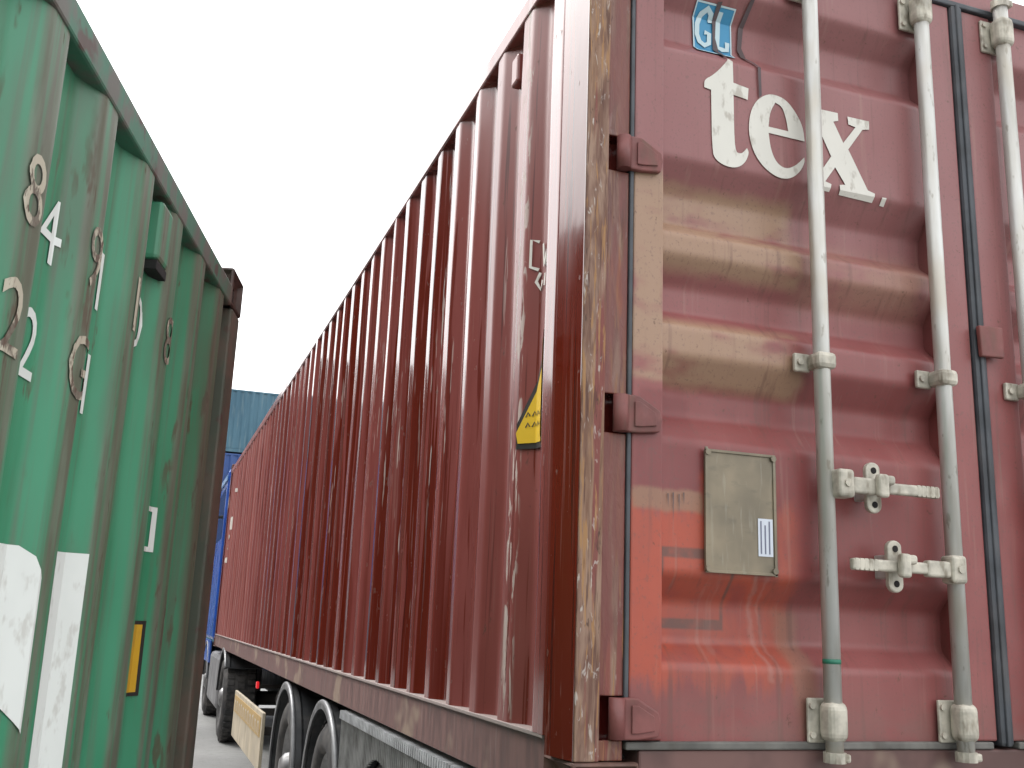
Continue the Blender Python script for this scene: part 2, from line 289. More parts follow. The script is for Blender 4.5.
# ------------------------------------------------------------------ mesh helpers
def new(name, bm, mat, parent=None, smooth=False, loc=None):
    me = bpy.data.meshes.new(name); bmesh.ops.recalc_face_normals(bm, faces=bm.faces[:]); bm.to_mesh(me); bm.free()
    me.materials.append(mat)
    if smooth:
        for p in me.polygons: p.use_smooth = True
    o = bpy.data.objects.new(name, me); COL.objects.link(o)
    if parent: o.parent = parent
    if loc: o.location = loc
    return o
def empty(name, loc=(0, 0, 0), rz=0.0):
    o = bpy.data.objects.new(name, None); COL.objects.link(o); o.location = loc; o.rotation_euler = (0, 0, rz); o.empty_display_size = 0.3
    return o
def tag(o, label=None, cat=None, group=None, kind=None):
    for k, v in (('label', label), ('category', cat), ('group', group), ('kind', kind)):
        if v: o[k] = v
    return o
def add_box(bm, x0, x1, y0, y1, z0, z1, bev=0.0, seg=2):
    r = bmesh.ops.create_cube(bm, size=1.0)
    for v in r['verts']:
        v.co = Vector((x0 + (v.co.x + .5) * (x1 - x0), y0 + (v.co.y + .5) * (y1 - y0), z0 + (v.co.z + .5) * (z1 - z0)))
    if bev > 0:
        es = {e for v in r['verts'] for e in v.link_edges}
        bmesh.ops.bevel(bm, geom=list(es), offset=bev, segments=seg, profile=0.5, affect='EDGES')
def box(name, mat, parent, *d, bev=0.004, loc=None):
    bm = bmesh.new(); add_box(bm, *d, bev=bev); return new(name, bm, mat, parent, loc=loc)
def add_cyl(bm, p0, p1, r, n=16, r2=None, caps=True):
    p0, p1 = Vector(p0), Vector(p1); d = p1 - p0
    g = bmesh.ops.create_cone(bm, cap_ends=caps, segments=n, radius1=r, radius2=r if r2 is None else r2, depth=d.length)
    mt = Matrix.Translation((p0 + p1) / 2) @ d.to_track_quat('Z', 'Y').to_matrix().to_4x4()
    bmesh.ops.transform(bm, matrix=mt, verts=g['verts'])
def cyl(name, mat, parent, p0, p1, r, n=16):
    bm = bmesh.new(); add_cyl(bm, p0, p1, r, n); o = new(name, bm, mat, parent)
    for p in o.data.polygons: p.use_smooth = len(p.vertices) == 4
    return o
def prism(name, mat, parent, pts, y0, y1, bev=0.003, axis='XZ'):
    """outline in X/Z extruded along Y (or Y/Z along X)"""
    bm = bmesh.new()
    f = lambda u, v, w: (u, w, v) if axis == 'XZ' else (w, u, v)
    a = [bm.verts.new(f(u, v, y0)) for u, v in pts]; b = [bm.verts.new(f(u, v, y1)) for u, v in pts]
    bm.faces.new(a); bm.faces.new(b[::-1]); n = len(pts)
    for i in range(n): bm.faces.new((a[i], a[(i + 1) % n], b[(i + 1) % n], b[i]))
    bmesh.ops.recalc_face_normals(bm, faces=bm.faces[:])
    if bev: bmesh.ops.bevel(bm, geom=bm.edges[:], offset=bev, segments=2, profile=0.5, affect='EDGES')
    return new(name, bm, mat, parent)
def casting(mat, parent, sx, sy, sz):
    bm = bmesh.new()
    x0, x1 = sx; y0, y1 = sy; z0, z1 = sz
    add_box(bm, x0, x1, y0, y1, z0, z1)
    fs = bm.faces[:]
    r = bmesh.ops.inset_individual(bm, faces=fs, thickness=0.034)
    c = Vector(((x0 + x1) / 2, (y0 + y1) / 2, (z0 + z1) / 2))
    for f in fs:
        for v in f.verts: v.co -= f.normal * 0.03
    es = [e for e in bm.edges if len(e.link_faces) == 2 and e.calc_length() > 0.1 and all(max(abs(v.co.x - c.x) / ((x1 - x0) / 2), abs(v.co.y - c.y) / ((y1 - y0) / 2)) > .999 or abs(v.co.z - c.z) / ((z1 - z0) / 2) > .999 for v in e.verts)]
    bmesh.ops.bevel(bm, geom=es, offset=0.008, segments=2, profile=0.5, affect='EDGES')
    return new('corner_casting', bm, mat, parent)

def interp(pr, u):
    if u <= pr[0][0]: return pr[0][1]
    for (a, b), (c, d) in zip(pr, pr[1:]):
        if u <= c: return b + (d - b) * ((u - a) / (c - a) if c > a else 0)
    return pr[-1][1]
def rounded(pr, r=0.011):
    out = [pr[0]]
    for i in range(1, len(pr) - 1):
        p, a, b = Vector(pr[i]), Vector(pr[i - 1]), Vector(pr[i + 1])
        da, db = (a - p), (b - p); ra = min(r, da.length * .4); rb = min(r, db.length * .4)
        q0 = p + da.normalized() * ra; q2 = p + db.normalized() * rb
        g0 = p + da.normalized() * min(ra * 1.5, da.length * .45); g2 = p + db.normalized() * min(rb * 1.5, db.length * .45)
        out.append((g0.x, g0.y))
        for k in range(4):
            t = k / 3; q = q0 * (1 - t) ** 2 + p * 2 * t * (1 - t) + q2 * t * t; out.append((q.x, q.y))
        out.append((g2.x, g2.y))
    out.append(pr[-1]); return out
def wave(u, z, s, amp): return amp * mnoise.noise(Vector((u * 1.3 + s, z * 1.6, s * 3.1)))
def sheet(name, mat, parent, pr, f, z0, z1, nz=18, seed=1.0, amp=0.004):
    """corrugated sheet: profile pr of (u, depth) swept in z; f(u, depth, z) -> xyz"""
    bm = bmesh.new(); rp = rounded(pr); rows = []
    for j in range(nz + 1):
        z = z0 + (z1 - z0) * j / nz
        rows.append([bm.verts.new(f(u, d + wave(u, z, seed, amp), z)) for u, d in rp])
    for j in range(nz):
        for i in range(len(rp) - 1): bm.faces.new((rows[j][i], rows[j][i + 1], rows[j + 1][i + 1], rows[j + 1][i]))
    return new(name, bm, mat, parent, smooth=True)
def decal_bm(loops):
    bm = bmesh.new(); es = []
    for lp in loops:
        vs = [bm.verts.new((u, v, 0)) for u, v in lp]
        es += [bm.edges.new((vs[i], vs[(i + 1) % len(vs)])) for i in range(len(vs))]
    bmesh.ops.triangle_fill(bm, use_beauty=True, use_dissolve=False, edges=es)
    return bm
def text_bm(ch, u, v, h, wx=1.0, shear=0.0):
    c = bpy.data.curves.new('txt', 'FONT'); c.body = ch; c.size = 1.0; c.resolution_u = 3; c.fill_mode = 'FRONT'; c.offset = 0.0
    o = bpy.data.objects.new('txt', c); COL.objects.link(o); dg = bpy.context.evaluated_depsgraph_get()
    me = bpy.data.meshes.new_from_object(o.evaluated_get(dg)); bpy.data.objects.remove(o); bpy.data.curves.remove(c)
    bm = bmesh.new(); bm.from_mesh(me); bpy.data.meshes.remove(me)
    xs = [q.co.x for q in bm.verts]; ys = [q.co.y for q in bm.verts]; x0 = (min(xs) + max(xs)) / 2; y0 = min(ys); k = h / (max(ys) - y0)
    for q in bm.verts: q.co = Vector((u + (q.co.x - x0) * k * wx + shear * (q.co.y - y0) * k, v + (q.co.y - y0) * k, 0))
    return bm
def decal(name, bm, mat, parent, f, kinks, axis, step=None):
    lo = min(v.co[axis] for v in bm.verts); hi = max(v.co[axis] for v in bm.verts)
    no = Vector((1, 0, 0)) if axis == 0 else Vector((0, 1, 0))
    for k in kinks:
        if lo < k < hi: bmesh.ops.bisect_plane(bm, geom=bm.verts[:] + bm.edges[:] + bm.faces[:], plane_co=no * k, plane_no=no, dist=1e-6)
    if step:
        no2 = Vector((0, 1, 0)) if axis == 0 else Vector((1, 0, 0)); a = 1 - axis
        lo = min(v.co[a] for v in bm.verts); hi = max(v.co[a] for v in bm.verts); k = lo + step
        while k < hi:
            bmesh.ops.bisect_plane(bm, geom=bm.verts[:] + bm.edges[:] + bm.faces[:], plane_co=no2 * k, plane_no=no2, dist=1e-6); k += step
    for v in bm.verts: v.co = Vector(f(v.co.x, v.co.y))
    return new(name, bm, mat, parent)
def stroke(pts, w):
    """closed outline of a thick polyline"""
    L, Rr = [], []
    for i, p in enumerate(pts):
        a = Vector(pts[max(i - 1, 0)]); b = Vector(pts[min(i + 1, len(pts) - 1)]); d = (b - a).normalized(); n = Vector((-d.y, d.x)) * w / 2
        L.append(tuple(Vector(p) + n)); Rr.append(tuple(Vector(p) - n))
    return L + Rr[::-1]

# ------------------------------------------------------------------ ground
ZB = 1.0                       # underside of the red container above the yard
bm = bmesh.new(); n = 24
gv = [[bm.verts.new((-400 + 800 * i / n, -300 + 900 * j / n, 0)) for i in range(n + 1)] for j in range(n + 1)]
for j in range(n):
    for i in range(n): bm.faces.new((gv[j][i], gv[j][i + 1], gv[j + 1][i + 1], gv[j + 1][i]))
tag(new('ground', bm, M['ground']), kind='structure')

# ------------------------------------------------------------------ container shell
def profile(y0, first, pitch, half, slant, depth, y1):
    """(y, depth) polyline along a side wall, flush at the corner posts"""
    pr = [(y0, depth)]; c = first
    while c + half + slant < y1 - 0.01:
        pr += [(c - half - slant, depth), (c - half, 0), (c + half, 0), (c + half + slant, depth)]; c += pitch
    pr.append((y1, depth))
    out = [pr[0]]
    for q in pr[1:]:
        if q[0] > out[-1][0] + 1e-4: out.append(q)
    return out
def split(pr, depth, every):
    """cut a profile into sheets in the middle of recessed faces"""
    parts, cur, k = [], [pr[0]], 0
    for a, b in zip(pr, pr[1:]):
        if a[1] == depth and b[1] == depth and len(cur) > 1:
            k += 1
            if k % every == 0:
                mid = ((a[0] + b[0]) / 2, depth); cur.append(mid); parts.append(cur); cur = [mid]
        cur.append(b)
    parts.append(cur); return parts

def shell(root, L, Wd, H, mats, pr, depth, vis, every=4, railz=0.155, topz=None, far=False):
    """rails, posts, castings, roof, corrugated sides and front wall; vis = 'left' (X=0) or 'right' (X=Wd)"""
    side, rail, post, cast = mats; topz = topz or H - 0.07
    ce = 0.178; cw = 0.162; ch = 0.118
    for xa in (0, 1):
        for ya in (0, 1):
            x = (-0.003, cw) if xa == 0 else (Wd - cw, Wd + 0.003); y = (-0.003, ce) if ya == 0 else (L - ce, L + 0.003)
            for z in ((0, ch), (H - ch, H)): casting(cast, root, x, y, z)
            if not (ya == 0 and vis == 'left' and not far):
                px = (0, 0.10) if xa == 0 else (Wd - 0.10, Wd); py = (0, 0.13) if ya == 0 else (L - 0.13, L)
                box('corner_post', post, root, *px, *py, ch + .001, H - ch - .001, bev=0.008)
    for xa in (0, 1):
        x = (-0.004, 0.056) if xa == 0 else (Wd - 0.056, Wd + 0.004)
        box('top_rail', rail if vis == 'right' or far else side, root, *x, ce + .001, L - ce - .001, topz - 0.065, topz, bev=0.006)
        x = (0.004, 0.05) if xa == 0 else (Wd - 0.05, Wd - 0.004)
        bm = bmesh.new(); s = -1 if xa == 0 else 1; xf = 0 if xa == 0 else Wd
        add_box(bm, *x, ce + .001, L - ce - .001, 0.012, railz - 0.012, bev=0.003)
        lip = (xf - 0.006, xf + 0.06) if xa == 0 else (xf - 0.06, xf + 0.006)
        add_box(bm, *lip, ce + .001, L - ce - .001, railz - 0.011, railz, bev=0.002)
        new('bottom_rail', bm, rail, root)
    f0 = lambda u, d, z: (d, u, z)
    f1 = lambda u, d, z: (Wd - d, u, z)
    fv, fh = (f0, f1) if vis == 'left' else (f1, f0)
    for i, part in enumerate(split(pr, depth, every)):
        sheet('side_panel', side, root, part, fv, railz - .002, topz - 0.03, nz=18 if not far else 2, seed=3.0, amp=0.0035 if not far else 0)
    sheet('side_panel', side, root, pr, fh, railz - .002, topz - 0.03, nz=1, amp=0)
    pe = profile(0.10, 0.28, 0.26, 0.045, 0.05, 0.04, Wd - 0.10)
    sheet('front_panel', side, root, pe, lambda u, d, z: (u, L - 0.004 - d, z), 0.12, H - 0.06, nz=1, amp=0)
    box('front_header', rail, root, cw + .001, Wd - cw - .001, L - 0.06, L, H - 0.11, H - 0.01)
    box('front_sill', rail, root, cw + .001, Wd - cw - .001, L - 0.06, L, 0.01, 0.13)
    bm = bmesh.new(); k = int(L / 0.21); zr = topz - 0.012
    rows = []
    for i in range(k * 4 + 1):
        y = 0.06 + (L - 0.12) * i / (k * 4); z = zr + (0.0 if i % 4 in (0, 1) else -0.018)
        rows.append([bm.verts.new((x, y, z)) for x in (0.057, Wd * .5, Wd - 0.057)])
    for a, b in zip(rows, rows[1:]):
        for i in range(2): bm.faces.new((a[i], a[i + 1], b[i + 1], b[i]))
    new('roof_panel', bm, side, root)
    box('floor', M['chassis'], root, 0.06, Wd - 0.06, 0.08, L - 0.08, 0.09, 0.125, bev=0)

# ------------------------------------------------------------------ red container
RL, RW, RH = 12.192, 2.438, 2.40
red = empty('red_container', (0, 0, ZB))
tag(red, 'long brick red corrugated shipping container with white tex lettering on its door', 'container')
DEP = 0.036
rpr = [(0.135, 0.03), (0.165, -0.006), (0.252, -0.006), (0.30, DEP), (0.385, DEP), (0.447, 0.0), (0.532, 0.0), (0.592, DEP)]
c = 0.752
while c + 0.12 < RL - 0.14:
    rpr += [(c - 0.102, DEP), (c - 0.034, 0.0), (c + 0.034, 0.0), (c + 0.102, DEP)]; c += 0.262
rpr.append((RL - 0.12, DEP))
rj = random.Random(3)
rpr = rpr[:8] + [(y + rj.uniform(-.006, .006), d + (rj.uniform(-.004, .003) if d == 0 else 0)) for y, d in rpr[8:-1]] + rpr[-1:]
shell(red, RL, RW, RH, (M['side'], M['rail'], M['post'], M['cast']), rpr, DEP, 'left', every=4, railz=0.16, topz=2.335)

# rear corner posts: flat outer web, stepped inner web, hinge pockets
POCK = (0.212, 0.918, 1.603, 2.17)
def rear_post(mir):
    bm = bmesh.new(); mx = (lambda x: x) if not mir else (lambda x: RW - x)
    def b(x0, x1, y0, y1, z0, z1, bev=0.003): add_box(bm, min(mx(x0), mx(x1)), max(mx(x0), mx(x1)), y0, y1, z0, z1, bev=bev)
    b(0.001, 0.062, 0.0, 0.132, 0.119, RH - 0.119, 0.003)
    zs = [0.119]
    for z in POCK: zs += [z - 0.048, z + 0.048]
    zs.append(RH - 0.119)
    for i in range(0, len(zs), 2): b(0.0625, 0.124, 0.010, 0.06, zs[i], zs[i + 1])
    b(0.0625, 0.124, 0.055, 0.09, 0.119, RH - 0.119, 0)
    q = [(0.0, 0.0035), (0.0, 0.008), (-0.019, 0.128), (-0.017, 0.134), (0.012, 0.1345)]; ck = bmesh.new()
    a = [ck.verts.new((mx(x), y, 0.1195)) for x, y in q]; e = [ck.verts.new((mx(x), y, RH - 0.1195)) for x, y in q]
    ck.faces.new(a); ck.faces.new(e[::-1])
    for i in range(len(q)): ck.faces.new((a[i], a[(i + 1) % len(q)], e[(i + 1) % len(q)], e[i]))
    o = new('rear_corner_post', bm, M['post'], red); new('post_cheek', ck, M['side'], o); o['label'] = 'rusted corner post with flaking paint'
rear_post(False); rear_post(True)
hd = box('door_header', M['door'], red, 0.163, RW - 0.163, 0.004, 0.09, 2.332, RH - 0.004)
sl = box('door_sill', M['rail'], red, 0.163, RW - 0.163, 0.006, 0.12, 0.006, 0.143, bev=0.006)
for x0 in (0.128, 1.26): box('sill_gasket', M['greygasket'], red, x0, x0 + 1.05, 0.000, 0.05, 0.1435, 0.1615, bev=0.004)

# door leaves ------------------------------------------------------
RIB = [(0.16, 0), (0.33, 0), (0.384, .058), (0.48, .058), (0.545, 0), (0.869, 0), (0.945, .058), (1.012, .058), (1.09, 0), (1.165, 0), (1.218, .058), (1.287, .058),
       (1.36, 0), (1.418, 0), (1.462, .058), (1.545, .058), (1.63, 0), (1.949, 0), (2.007, .058), (2.10, .058), (2.17, 0), (2.312, 0)]
YP = 0.016
RK = [z for z, d in RIB]
def door_leaf(x0, x1, fl, fr):
    d = empty('door'); d.parent = red
    pan = bmesh.new(); rp = rounded(RIB, 0.012); xs = [x0 + fl + (x1 - x0 - fl - fr) * i / 24 for i in range(25)]
    g = [[pan.verts.new((x, YP + dd + 0.0012 * mnoise.noise(Vector((x * 3, z * 3, 5))), z)) for x in xs] for z, dd in rp]
    for a, b in zip(g, g[1:]):
        for i in range(24): pan.faces.new((a[i], a[i + 1], b[i + 1], b[i]))
    new('door_panel', pan, M['door'], d, smooth=True)
    box('door_stile', M['door'], d, x0, x0 + fl, 0.006, 0.105, 0.163, 2.311, bev=0.005)
    box('door_stile', M['door'], d, x1 - fr, x1, 0.006, 0.105, 0.163, 2.311, bev=0.005)
    return d
dl = door_leaf(0.137, 1.196, 0.085, 0.105); dr = door_leaf(1.246, 2.303, 0.11, 0.085)
dl['label'] = 'left door leaf with tan patches and a small grey plate'; dr['label'] = 'right door leaf beyond the dark rubber seal'
bm = bmesh.new(); add_box(bm, 1.199, 1.243, -0.004, 0.06, 0.15, 2.318, bev=0.009); add_box(bm, 1.214, 1.228, -0.010, 0.0, 0.15, 2.318, bev=0.004)
new('door_gasket', bm, M['gasket'], red)
for x in (0.1245, 2.3045): box('door_gasket', M['gasket'], red, x, x + 0.011, 0.004, 0.06, 0.163, 2.315, bev=0.003)
box('top_gasket', M['gasket'], red, 0.138, RW - 0.138, -0.004, 0.06, 2.3125, 2.331, bev=0.004)
prism('overlap_plate', M['hinge'], dr, [(1.204, 1.192), (1.285, 1.195), (1.285, 1.285), (1.200, 1.282)], -0.026, -0.0105, 0.004)

def hinge(par, z, mir=False):
    mx = (lambda x: x) if not mir else (lambda x: RW - x)
    pts = [(0.118, 0.046), (0.150, 0.046), (0.206, 0.014), (0.212, -0.008), (0.205, -0.040), (0.150, -0.046), (0.118, -0.046)]
    pts = [(mx(x), z + dz) for x, dz in pts]
    h = prism('hinge', M['hinge'], par, pts, -0.012, 0.0055, 0.004)
    inner = [(0.135, 0.030), (0.150, 0.030), (0.192, 0.006), (0.194, -0.026), (0.150, -0.032), (0.135, -0.032)]
    prism('hinge_boss', M['hinge'], h, [(mx(x), z + dz) for x, dz in inner], -0.017, -0.0125, 0.002)
    bm = bmesh.new(); add_cyl(bm, (mx(0.104), 0.000, z - 0.045), (mx(0.104), 0.000, z + 0.045), 0.019, 16); p = new('hinge_barrel', bm, M['hinge'], h, smooth=False)
    for q in p.data.polygons: q.use_smooth = len(q.vertices) == 4
for z in POCK: hinge(dl, z); hinge(dr, z, True)

def rod(par, x, tape=False):
    y = -0.034
    r = cyl('locking_rod', M['rod'], par, (x, y, 0.125), (x, y, 2.345), 0.0215, 20)
    for z0, z1 in ((0.160, 0.264), (2.182, 2.29)):
        bm = bmesh.new(); add_box(bm, x - 0.052, x + 0.036, -0.005, 0.005, z0, z1, bev=0.004); add_box(bm, x - 0.029, x + 0.029, -0.063, -0.006, z0 + .004, z1 - .004, bev=0.021, seg=4)
        for bx in (-0.042,):
            for bz in (z0 + 0.018, z1 - 0.018): add_cyl(bm, (x + bx, -0.012, bz), (x + bx, -0.004, bz), 0.008, 8)
        new('rod_bracket', bm, M['rodd'], par)
    for z0, z1 in ((0.118, 0.142), (2.322, 2.348)):
        bm = bmesh.new(); add_cyl(bm, (x, y, z0), (x, y, z1), 0.027, 12); add_box(bm, x - 0.015, x + 0.03, -0.058, -0.016, z0 + .002, z1 - .002, bev=0.005)
        new('cam_end', bm, M['rodd'], par)
    bm = bmesh.new(); z = 1.106
    add_box(bm, x - 0.064, x - 0.016, -0.008, 0.006, z - 0.025, z + 0.025, bev=0.005); add_box(bm, x - 0.030, x + 0.029, -0.064, -0.004, z - 0.023, z + 0.023, bev=0.013)
    add_cyl(bm, (x - 0.05, -0.016, z), (x - 0.05, -0.006, z), 0.009, 8)
    new('rod_guide', bm, M['rodd'], par)
    if tape: cyl('tape_band', M['tape'], par, (x, y, 0.346), (x, y, 0.357), 0.0222, 20)
    return r
rod(dl, 0.662, True); rod(dl, 1.054); rod(dr, 1.362); rod(dr, 1.77)

def handle(par, xr, z, sgn, xe, xk):
    """pivot block on the rod, flat lever and the retainer plate that holds it"""
    y = -0.066
    bm = bmesh.new(); a, b = sorted((xr + sgn * 0.004, xr + sgn * 0.052))
    add_box(bm, a, b, -0.086, -0.036, z - 0.036, z + 0.036, bev=0.010, seg=3)
    add_cyl(bm, ((a + b) / 2, -0.091, z), ((a + b) / 2, -0.080, z), 0.010, 10)
    new('handle_pivot', bm, M['rodd'], par)
    bm = bmesh.new(); zz = z - 0.002
    a, b = sorted((xr + sgn * 0.050, xr + sgn * 0.125)); add_box(bm, a, b, y - 0.013, y + 0.011, zz - 0.021, zz + 0.021, bev=0.007, seg=3)
    a, b = sorted((xr + sgn * 0.110, xe)); add_box(bm, a, b, y - 0.010, y + 0.008, zz - 0.0145, zz + 0.0145, bev=0.006, seg=3)
    for i in range(5):
        q = xe - sgn * (0.012 + 0.014 * i); add_box(bm, q - 0.005, q + 0.005, y - 0.0104, y + 0.0083, zz - 0.0147, zz + 0.0147, bev=0.001)
    new('door_handle', bm, M['rodd'], par)
    pts = [(xk + 0.023 * math.cos(t) , z + (0.045 if math.sin(t) > 0 else -0.045) + 0.021 * math.sin(t)) for t in [math.radians(k) for k in range(0, 360, 24)]]
    k = prism('handle_retainer', M['rodd'], par, pts, -0.050, -0.034, 0.004)
    box('retainer_foot', M['rod'], k, xk - 0.012, xk + 0.012, -0.0335, 0.03, z - 0.03, z + 0.03, bev=0.004)
    for dz in (0.044, -0.044): cyl('retainer_hole', M['hole'], k, (xk, -0.0515, z + dz), (xk, -0.0495, z + dz), 0.0085, 12)
    bm = bmesh.new(); add_box(bm, xk - 0.016, xk + 0.034, -0.095, -0.070, z + 0.004, z + 0.028, bev=0.008, seg=3); add_box(bm, xk - 0.02, xk + 0.012, -0.098, -0.076, z - 0.03, z + 0.03, bev=0.008, seg=3)
    new('handle_catch', bm, M['rodd'], par)
handle(dl, 0.662, 0.786, 1, 0.985, 0.797); handle(dl, 1.054, 0.590, -1, 0.704, 0.853)
handle(dr, 1.362, 0.786, 1, 1.69, 1.50); handle(dr, 1.77, 0.590, -1, 1.42, 1.60)

# door lettering and plates ---------------------------------------
def fd(off): return lambda u, v: (u, YP + interp(RIB, v) - off + 0.0012 * mnoise.noise(Vector((u * 3, v * 3, 5))), v)
T_ = [(0.431, 1.966), (0.437, 1.96), (0.438, 1.885), (0.486, 1.878), (0.483, 1.843), (0.438, 1.848), (0.439, 1.697), (0.446, 1.678), (0.461, 1.676), (0.478, 1.697), (0.485, 1.684), (0.471, 1.651), (0.444, 1.631), (0.408, 1.631), (0.379, 1.645), (0.37, 1.668), (0.368, 1.848), (0.347, 1.851), (0.347, 1.874), (0.374, 1.893), (0.406, 1.929)]
E_ = [(0.567, 1.879), (0.606, 1.872), (0.638, 1.84), (0.661, 1.799), (0.665, 1.755), (0.548, 1.757), (0.553, 1.71), (0.57, 1.672), (0.6, 1.658), (0.633, 1.675), (0.662, 1.706), (0.663, 1.689), (0.643, 1.654), (0.61, 1.63), (0.572, 1.628), (0.529, 1.65), (0.498, 1.689), (0.483, 1.746), (0.49, 1.808), (0.512, 1.849), (0.54, 1.871)]
EH = [(0.548, 1.776), (0.554, 1.822), (0.572, 1.854), (0.594, 1.847), (0.606, 1.813), (0.612, 1.775)]
X_ = [(0.682, 1.866), (0.78, 1.867), (0.781, 1.843), (0.764, 1.837), (0.795, 1.777), (0.839, 1.835), (0.815, 1.839), (0.813, 1.863), (0.887, 1.863), (0.886, 1.837), (0.863, 1.832), (0.811, 1.76), (0.872, 1.646), (0.896, 1.64), (0.892, 1.615), (0.778, 1.618), (0.777, 1.645), (0.796, 1.649), (0.764, 1.696), (0.729, 1.647), (0.749, 1.642), (0.745, 1.62), (0.675, 1.622), (0.676, 1.647), (0.7, 1.652), (0.752, 1.727), (0.706, 1.821), (0.68, 1.827)]
DOT = [(0.92, 1.633), (0.935, 1.634), (0.934, 1.611), (0.919, 1.612)]
def soften(lp, lim=62):
    for it in range(2):
        out = []; n = len(lp)
        for i in range(n):
            a, p, b = Vector(lp[i - 1]), Vector(lp[i]), Vector(lp[(i + 1) % n])
            ang = math.degrees((p - a).angle(b - p, 0))
            if 4 < ang < lim: out += [tuple(p.lerp(a, .25)), tuple(p.lerp(b, .25))]
            else: out.append(tuple(p))
        lp = out
    return lp
for lp in ([soften(T_)], [soften(E_), soften(EH)], [X_], [DOT]): decal('letter', decal_bm(lp), M['white'], dl, fd(0.003), RK, 1, 0.05)
gs = decal('class_sticker', decal_bm([[(0.342, 2.136), (0.467, 2.136), (0.468, 1.987), (0.346, 1.985)]]), M['gl'], dl, fd(0.004), RK, 1, 0.03)
decal('sticker_border', decal_bm([[(0.342, 2.136), (0.467, 2.136), (0.468, 1.987), (0.346, 1.985)], [(0.346, 2.132), (0.463, 2.132), (0.464, 1.992), (0.350, 1.990)]]), M['glw'], gs, fd(0.0055), RK, 1, 0.03)
decal('letter', decal_bm([stroke([(0.398, 2.092), (0.396, 2.112), (0.382, 2.122), (0.366, 2.108), (0.357, 2.08), (0.356, 2.048), (0.364, 2.026), (0.380, 2.017), (0.394, 2.026), (0.395, 2.056), (0.380, 2.058)], 0.0145)]), M['glw'], gs, fd(0.0070), RK, 1, 0.03)
decal('letter', decal_bm([stroke([(0.424, 2.122), (0.422, 2.065), (0.420, 2.022), (0.436, 2.016), (0.452, 2.018), (0.453, 2.042)], 0.0145)]), M['glw'], gs, fd(0.0070), RK, 1, 0.03)
decal('dark_drip', decal_bm([[(0.404, 2.139), (0.418, 2.143), (0.413, 2.047), (0.422, 2.015), (0.43, 1.973), (0.421, 1.966), (0.405, 2.011)]]), M['drip'], dl, fd(0.0085), RK, 1)
decal('dark_drip', decal_bm([[(0.502, 2.165), (0.514, 2.168), (0.505, 2.092), (0.499, 2.035), (0.524, 1.985), (0.526, 1.864), (0.518, 1.857), (0.514, 1.977), (0.485, 2.026), (0.489, 2.088)]]), M['drip'], dl, fd(0.0065), RK, 1)
for x, z0, z1 in ((0.238, 0.70, 0.735), (0.252, 0.665, 0.738), (0.268, 0.69, 0.735), (0.281, 0.71, 0.74)):
    decal('dark_drip', decal_bm([[(x, z1), (x + 0.003, z1), (x + 0.002, z0)]]), M['drip'], dl, fd(0.004), RK, 1)
pl = box('data_plate', M['plate'], dl, 0.338, 0.536, 0.004, 0.0135, 0.553, 0.852, bev=0.002)
bm = bmesh.new()
for d in ((0.336, 0.344, 0.551, 0.858), (0.530, 0.538, 0.548, 0.852), (0.336, 0.538, 0.846, 0.853), (0.336, 0.538, 0.550, 0.557)): add_box(bm, d[0], d[1], 0.000, 0.0045 + 0.0008 * (d[1] - d[0] > 0.1), d[2], d[3], bev=0.001)
for x, z in ((0.343, 0.845), (0.531, 0.843), (0.343, 0.560), (0.531, 0.562)): add_cyl(bm, (x, -0.003, z), (x, 0.004, z), 0.008, 8)
new('plate_frame', bm, M['plate'], pl)
st = box('paper_label', M['stick'], pl, 0.485, 0.527, 0.0022, 0.0036, 0.597, 0.690, bev=0)
for i in range(3): box('label_line', M['stickline'], st, 0.491 + i * 0.012, 0.4945 + i * 0.012, 0.0012, 0.0020, 0.603, 0.684 - 0.01 * (i % 2), bev=0)

# marks on the red long side --------------------------------------
def fs(off): return lambda u, v: (interp(rpr, u) + wave(u, v, 3.0, 0.0035) - off, u, v)
SK = [y for y, d in rpr]
wt = decal('warning_sticker', decal_bm([[(0.262, 1.185), (0.322, 1.190), (0.4465, 0.956), (0.4465, 0.884), (0.262, 0.876)]]), M['black'], red, fs(0.005), SK, 0, 0.04)
wt['label'] = 'yellow triangular warning sticker with black edge'
decal('sticker_face', decal_bm([[(0.262, 1.160), (0.316, 1.166), (0.4465, 0.930), (0.440, 0.900), (0.262, 0.892)]]), M['yellow'], wt, fs(0.0068), SK, 0, 0.04)
for zz, n in ((0.972, 4), (0.942, 5)):
    for i in range(n): decal('print_mark', decal_bm([stroke([(0.415 - i * 0.021, zz), (0.408 - i * 0.021, zz + 0.013), (0.402 - i * 0.021, zz + 0.002)], 0.004)]), M['black'], wt, fs(0.0085), SK, 0)
for pts, w in (([(0.318, 1.455), (0.345, 1.468), (0.346, 1.385), (0.318, 1.370)], 0.007), ([(0.300, 1.445), (0.290, 1.375), (0.278, 1.42), (0.264, 1.36), (0.25, 1.44)], 0.008), ([(0.312, 1.36), (0.325, 1.335), (0.31, 1.31), (0.300, 1.335)], 0.008), ([(0.28, 1.35), (0.284, 1.315)], 0.007)):
    decal('chalk_mark', decal_bm([stroke([(a + 0.075, b + 0.03) for a, b in pts], w * 1.3)]), M['white'], red, fs(0.0045), SK, 0)
for y, z0, z1 in ((11.2, 1.45, 1.62), (11.3, 1.33, 1.40), (11.35, 1.2, 1.26), (10.9, 1.9, 1.95), (11.45, 1.05, 1.12)):
    pts = [(y + 0.10 * math.cos(t), (z0 + z1) / 2 + (z1 - z0) / 2 * math.sin(t)) for t in [k * math.pi / 5 for k in range(10)]]
    decal('number_mark', decal_bm([pts]), M['white'], red, fs(0.006), SK, 0)
def vent(par, f, u, z, mat):
    bm = bmesh.new(); add_box(bm, *f(u), z - 0.05, z + 0.05, bev=0.008)
    v = new('vent', bm, mat, par); return v
